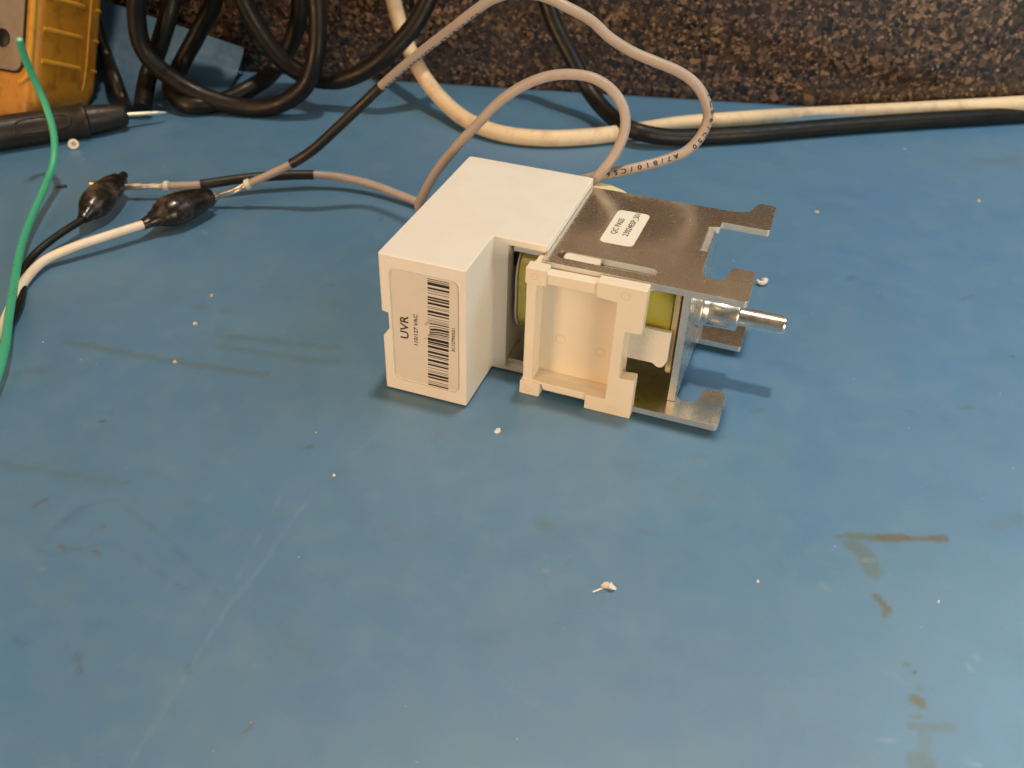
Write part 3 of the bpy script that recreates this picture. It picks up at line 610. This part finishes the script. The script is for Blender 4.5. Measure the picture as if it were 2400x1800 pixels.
# ------------------------------------------------------------------ cables behind
def cable(name, pts, r, m, label, cat='cable', group=None):
    S, _ = spline(pts, .16); return tag(tube(name, S, r, m, None, 18), label, cat, group)
RC = .235
o1 = woff(at(575, 250, RC)); o2 = woff(at(470, 252, RC))+.1; o3 = woff(at(770, 188, .78))
def up_(px, off, z):
    p = atw(px, 0, off); p.z = z; return p
coil_pts = [at(333, 258, RC), at(348, 176, .75), at(373, 108, 1.5), at(402, 0, 2.6), up_(430, 1.4, 3.6), up_(480, 1.3, 3.4), atw(503, -10, 1.2), atw(467, 72, 1.3), atw(424, 152, 1.6), at(402, 212, .42), at(445, 246, .26), at(520, 238, .26), at(594, 202, .5), atw(645, 160, 1.3),
            atw(690, 80, 1.2), atw(700, -20, 1.1), up_(620, 1.3, 4.4), up_(440, 2.0, 4.6), atw(330, -40, o1), atw(320, 36, o1), atw(338, 119, o1), atw(393, 177, o1), atw(467, 221, o1), atw(557, 249, o1), atw(612, 253, o1), atw(668, 238, o1), atw(716, 200, o1-.1), atw(738, 140, o1-.2), atw(745, 72, o1-.4), atw(738, -20, o1-.6),
            up_(690, 1.9, 4.9), up_(600, o3, 5.2), atw(560, -30, o3), atw(574, 10, o3), atw(600, 58, o3), atw(635, 110, o3), atw(679, 155, o3), atw(731, 183, o3), atw(792, 188, o3), atw(847, 170, o3), atw(901, 134, o3), atw(940, 96, o3-.2), atw(975, 52, o3-.4), atw(1005, -5, o3-.7), atw(1040, -90, o3-1)]
cable('power_cable', coil_pts, RC, 'black_rubber', 'thick black cable coiled in loops in front of the backsplash at left', 'cable')
cable('meter_cable', [at(300, 262, .2), at(288, 235, .25), at(270, 185, .7), atw(250, 132, 1.9), atw(232, 80, 1.7), atw(215, 10, 1.4), atw(205, -60, 1.2)], .17, 'black_rubber', 'short run of black cable descending just right of the yellow meter', 'cable')
cable('white_cable', [atw(905, -60, .35), atw(922, 0, .4), atw(938, 60, .75), atw(965, 128, 1.3), at(1000, 190, .75), at(1045, 243, .42), at(1105, 288, .27), at(1180, 314, .22), at(1270, 324, .22), at(1370, 321, .22), at(1480, 308, .22), at(1600, 290, .22), at(1750, 278, .22), atw(1907, 268, .45), atw(2150, 256, .30), atw(2420, 241, .26), atw(2600, 230, .26)], .205, 'white_cable', 'thick off-white cable curving down to the mat and along the backsplash', 'cable')
cable('black_cable', [atw(1255, -70, .8), atw(1280, 0, .9), atw(1302, 62, 1.15), atw(1340, 135, 1.5), at(1380, 211, .75), at(1430, 270, .42), at(1490, 307, .40), at(1565, 321, .27), at(1660, 319, .22), at(1760, 313, .22), at(1900, 301, .22), at(2100, 286, .22), at(2300, 274, .22), at(2450, 265, .22), at(2600, 257, .22)], .215, 'black_rubber', 'thick black cable lying in front of the off-white cable at right', 'cable')

# ------------------------------------------------------------------ multimeter
mx = Vector((RIGHT[0], RIGHT[1], 0)).normalized(); my = Vector((-mx.y, mx.x, 0))
def meter():
    th = math.radians(-20); al = math.radians(26); D = 2.25
    fx = mx*math.cos(th)+my*math.sin(th); fy0 = -mx*math.sin(th)+my*math.cos(th)      # fx along the front face, fy into the body
    z0 = Vector((0, 0, 1)); fy = fy0*math.cos(al)-z0*math.sin(al); fz = z0*math.cos(al)+fy0*math.sin(al)   # leaning back
    base = at(214, 250, 0.012)-fy*(D-.22)+fz*.02
    root = tag(empty('multimeter', base), 'grimy amber multimeter holster leaning at the upper left edge', 'multimeter')
    root.matrix_world = Matrix(((fx.x, fy.x, fz.x, base.x), (fx.y, fy.y, fz.y, base.y), (fx.z, fy.z, fz.z, base.z), (0, 0, 0, 1)))
    W, Hh = 8.2, 15; ft = -D*math.tan(al)
    bm = bmesh.new(); add_prism(bm, round_poly([(0, ft), (D, 0), (D, Hh), (0, Hh)], [.75, .55, .4, .4], 8), 'x', -W, 0)
    body = link('holster', fin(bm, .30, 4, 50), 'holster', root, 40)
    def bead(name, pts, r, m): return tube(name, spline(pts, .12)[0], r, m, root, 10)
    for z in (.88, 1.64, 2.40, 3.16):
        bead('grip_rib', [(-.02, .22, z), (.02, .6, z), (.02, 1.1, z), (-.015, 1.5, z)], .06, 'rib')
        bead('grip_rib', [(-.01, 1.92, z), (.0, 2.02, z), (-.05, 2.13, z)], .045, 'rib')
    bead('edge_bead', [(-.16, 1.58, .02), (-.035, 1.66, .28), (-.005, 1.72, .75), (0.0, 1.74, 2), (0.0, 1.74, 8), (0, 1.74, 14.3)], .035, 'rib')
    bead('edge_bead', [(-.42, .02, .28), (-.20, .02, .45), (-.17, .02, .9), (-.16, .02, 4), (-.16, .02, 14.3)], .085, 'rib')
    bm = bmesh.new(); add_prism(bm, rrect(-W+.6, -.36, .52, Hh-.6, .25, 6), 'y', -.05, .02); pn = link('front_panel', fin(bm, .03), 'panel', root)
    bm = bmesh.new(); add_prism(bm, rrect(-W+.55, -.31, .47, Hh-.55, .28, 6), 'y', -.025, .02); link('panel_gasket', fin(bm), 'black_rubber', root)
    bm = bmesh.new(); add_prism(bm, circ(-.95, 1.25, .22, 24), 'y', -.09, -.045); link('socket_ring', fin(bm, .01), 'black_rubber', root)
meter()

# ------------------------------------------------------------------ test probe
def probe():
    A = at(-40, 318, .40); B = at(298, 268, .36); d = (B-A); Lh = d.length; u = d.normalized()
    root = tag(lathe('test_probe', [(-2.2, .38), (0, .40), (Lh*.40, .40), (Lh*.66, .40), (Lh*.675, .43), (Lh*.70, .43), (Lh*.715, .36), (Lh*.80, .335), (Lh*.97, .27), (Lh*.985, .25), (Lh, .20), (Lh+.002, .03)], A, u, 'sleeve', None, 30), 'black test probe with bare metal tip lying before the yellow meter', 'test probe')
    lathe('probe_tip', [(0, .055), (.75, .052), (.93, .03), (1.0, .004)], B-u*.02, (u+Vector((0, 0, -.10))).normalized(), 'tin', root, 14)
    # raised oval grip outline on the side facing the viewer
    side = Vector((u.y, -u.x, 0)).normalized(); upv = u.cross(side)*-1
    if upv.z < 0: upv = -upv
    nrm = (side*.85+upv*.52).normalized(); tg_ = u.cross(nrm); P = []
    for a in range(25):
        t = 2*math.pi*a/24; ca, sa = math.cos(t), math.sin(t)
        lx = math.copysign(abs(ca)**.5, ca)*.62; ly = math.copysign(abs(sa)**.7, sa)*.17
        ph = ly/.40; P.append(A+u*(Lh*.40+lx)+(nrm*math.cos(ph)+tg_*math.sin(ph))*.402)
    tube('grip_outline', P, .022, 'sleeve', root, 8)
probe()

# ------------------------------------------------------------------ bits lying on the mat
def flake(name, px, py, rx, ry, h, m, label, seed, cat='crumb', group=None, n=9, rot=0.0):
    rr = random.Random(seed); c = at(px, py, 0); sc = ((np.array(c)-CAM)@FWD)/F; bm = bmesh.new(); lo, hi = [], []
    for k in range(n):
        an = 2*math.pi*k/n; q = rr.uniform(.7, 1.2); x, y = rx*sc*q*math.cos(an), ry*sc*1.35*q*math.sin(an)
        p = c+mx*(x*math.cos(rot)-y*math.sin(rot))+my*(x*math.sin(rot)+y*math.cos(rot))
        lo.append(bm.verts.new(p+Vector((0, 0, .002)))); hi.append(bm.verts.new(c.lerp(p, rr.uniform(.55, .9))+Vector((0, 0, h*rr.uniform(.6, 1.2)))))
    for k in range(n): bm.faces.new((lo[k], lo[(k+1) % n], hi[(k+1) % n], hi[k]))
    bm.faces.new(hi); bm.faces.new(lo[::-1]); return tag(link(name, fin(bm), m, None, 0), label, cat, group)
flake('plastic_chip', 1167, 1011, 9, 5, .055, 'chip', 'small white plastic chip just below the white cover', 1, rot=.4)
# torn scrap of paper with its tail
def scrap():
    root = tag(empty('paper_scrap', at(1425, 1376, 0)), 'torn scrap of white paper with a thin tail, alone in front', 'paper scrap'); b = root.location.copy()
    bm = bmesh.new(); P = [(1408, 1372, .015), (1417, 1364, .06), (1425, 1363, .10), (1429, 1369, .09), (1432, 1363, .13), (1438, 1371, .08), (1445, 1378, .02), (1443, 1383, .01), (1434, 1381, .06), (1424, 1379, .03), (1414, 1379, .01)]
    vs = [bm.verts.new(at(*p)-b) for p in P]; c = bm.verts.new(at(1427, 1373, .11)-b)
    for i in range(len(vs)): bm.faces.new((vs[i], vs[(i+1) % len(vs)], c))
    bmesh.ops.solidify(bm, geom=bm.faces[:], thickness=.008); link('torn_sheet', fin(bm), 'chip', root, 0)
    bm = bmesh.new(); vs = [bm.verts.new(at(*p)-b) for p in ((1411, 1377, .02), (1412, 1381, .015), (1391, 1389, .012), (1388, 1386, .015))]; bm.faces.new(vs)
    bmesh.ops.solidify(bm, geom=bm.faces[:], thickness=.008); link('torn_tail', fin(bm), 'chip', root, 0)
scrap()
# curl of stripped insulation beside the hook
c0 = at(1786, 660, .07); S = [c0+mx*x+my*y+Vector((0, 0, z)) for x, y, z in ((-.09, .03, .02), (-.07, -.02, .0), (-.01, -.04, -.01), (.04, -.01, .01), (.05, .03, .04))]
tag(tube('insulation_curl', spline(S, .02)[0], lambda f: .024+.05*f, 'chip', None, 10), 'pale curl of stripped insulation beside the upper metal hook', 'wire scrap')
# ring of white insulation near the probe
bm = bmesh.new(); rc = at(173, 343, .05); nn = Vector(CAM-np.array(rc)).normalized(); nn = (nn+Vector((0.2, 0, .3))).normalized()
add_lathe(bm, [(-.06, .075), (-.06, .12), (.06, .12), (.06, .065), (-.02, .06)], rc+Vector((0, 0, .05)), nn, 22)
tag(link('insulation_ring', fin(bm), 'chip', None, 40), 'tiny white ring of wire insulation below the black probe', 'wire scrap')
flake('black_sliver', 143, 440, 15, 4, .05, 'dark_bit', 'thin black sliver between the green wire and the smaller boot', 5, rot=.22)
for px, py, rx, ry, m, s, lb in ((457, 759, 7, 4, 'grit', 11, 'tan crumb right of the white lead, nearest the white cover'), (411, 849, 6, 4, 'grit', 12, 'tan crumb lying on the olive streak left of the cover'),
                                 (496, 693, 4, 4, 'grit', 13, 'tiny tan grain below the larger boot'), (783, 1115, 4, 2.5, 'chip', 14, 'tiny pinkish white crumb left of centre on the open mat'),
                                 (1776, 1364, 4, 2.5, 'chip', 15, 'tiny white crumb left of the brown smear at right'), (2199, 1411, 3, 3, 'chip', 16, 'tiny white speck below the right end of the rust streak'),
                                 (2293, 471, 4, 5, 'grit', 17, 'small pale crumb on the mat near the right edge'), (1915, 497, 6, 4, 'grit', 18, 'small tan flake on the mat right of the upper rear hook')):
    flake('mat_crumb', px, py, rx, ry, .03, m, lb, s, 'crumb', 'crumbs scattered on the mat')
def lint():
    bm = bmesh.new(); rr = random.Random(21)
    for k in range(70):
        px, py = rr.uniform(0, 2400), 300+1500*rr.random()**.85
        c = at(px, py, .003); sc = ((np.array(c)-CAM)@FWD)/F; r = sc*rr.choice((.5, .6, .7, .8, 1.2)); n = 5; vs = []
        ea = rr.uniform(0, 6.28); el = rr.choice((1, 1, 1.6, 3.0))
        for j in range(n):
            an = 2*math.pi*j/n; x, y = r*el*math.cos(an), r*math.sin(an); vs.append(bm.verts.new(c+Vector((x*math.cos(ea)-y*math.sin(ea), x*math.sin(ea)+y*math.cos(ea), 0))))
        t = bm.verts.new(c+Vector((0, 0, r*.6)))
        for j in range(n): bm.faces.new((vs[j], vs[(j+1) % n], t))
    me = bpy.data.meshes.new('lint'); bm.to_mesh(me); bm.free(); tag(link('lint_specks', me, 'chip', None, 0), 'white lint specks scattered over the blue mat', None, None, 'stuff')
lint()
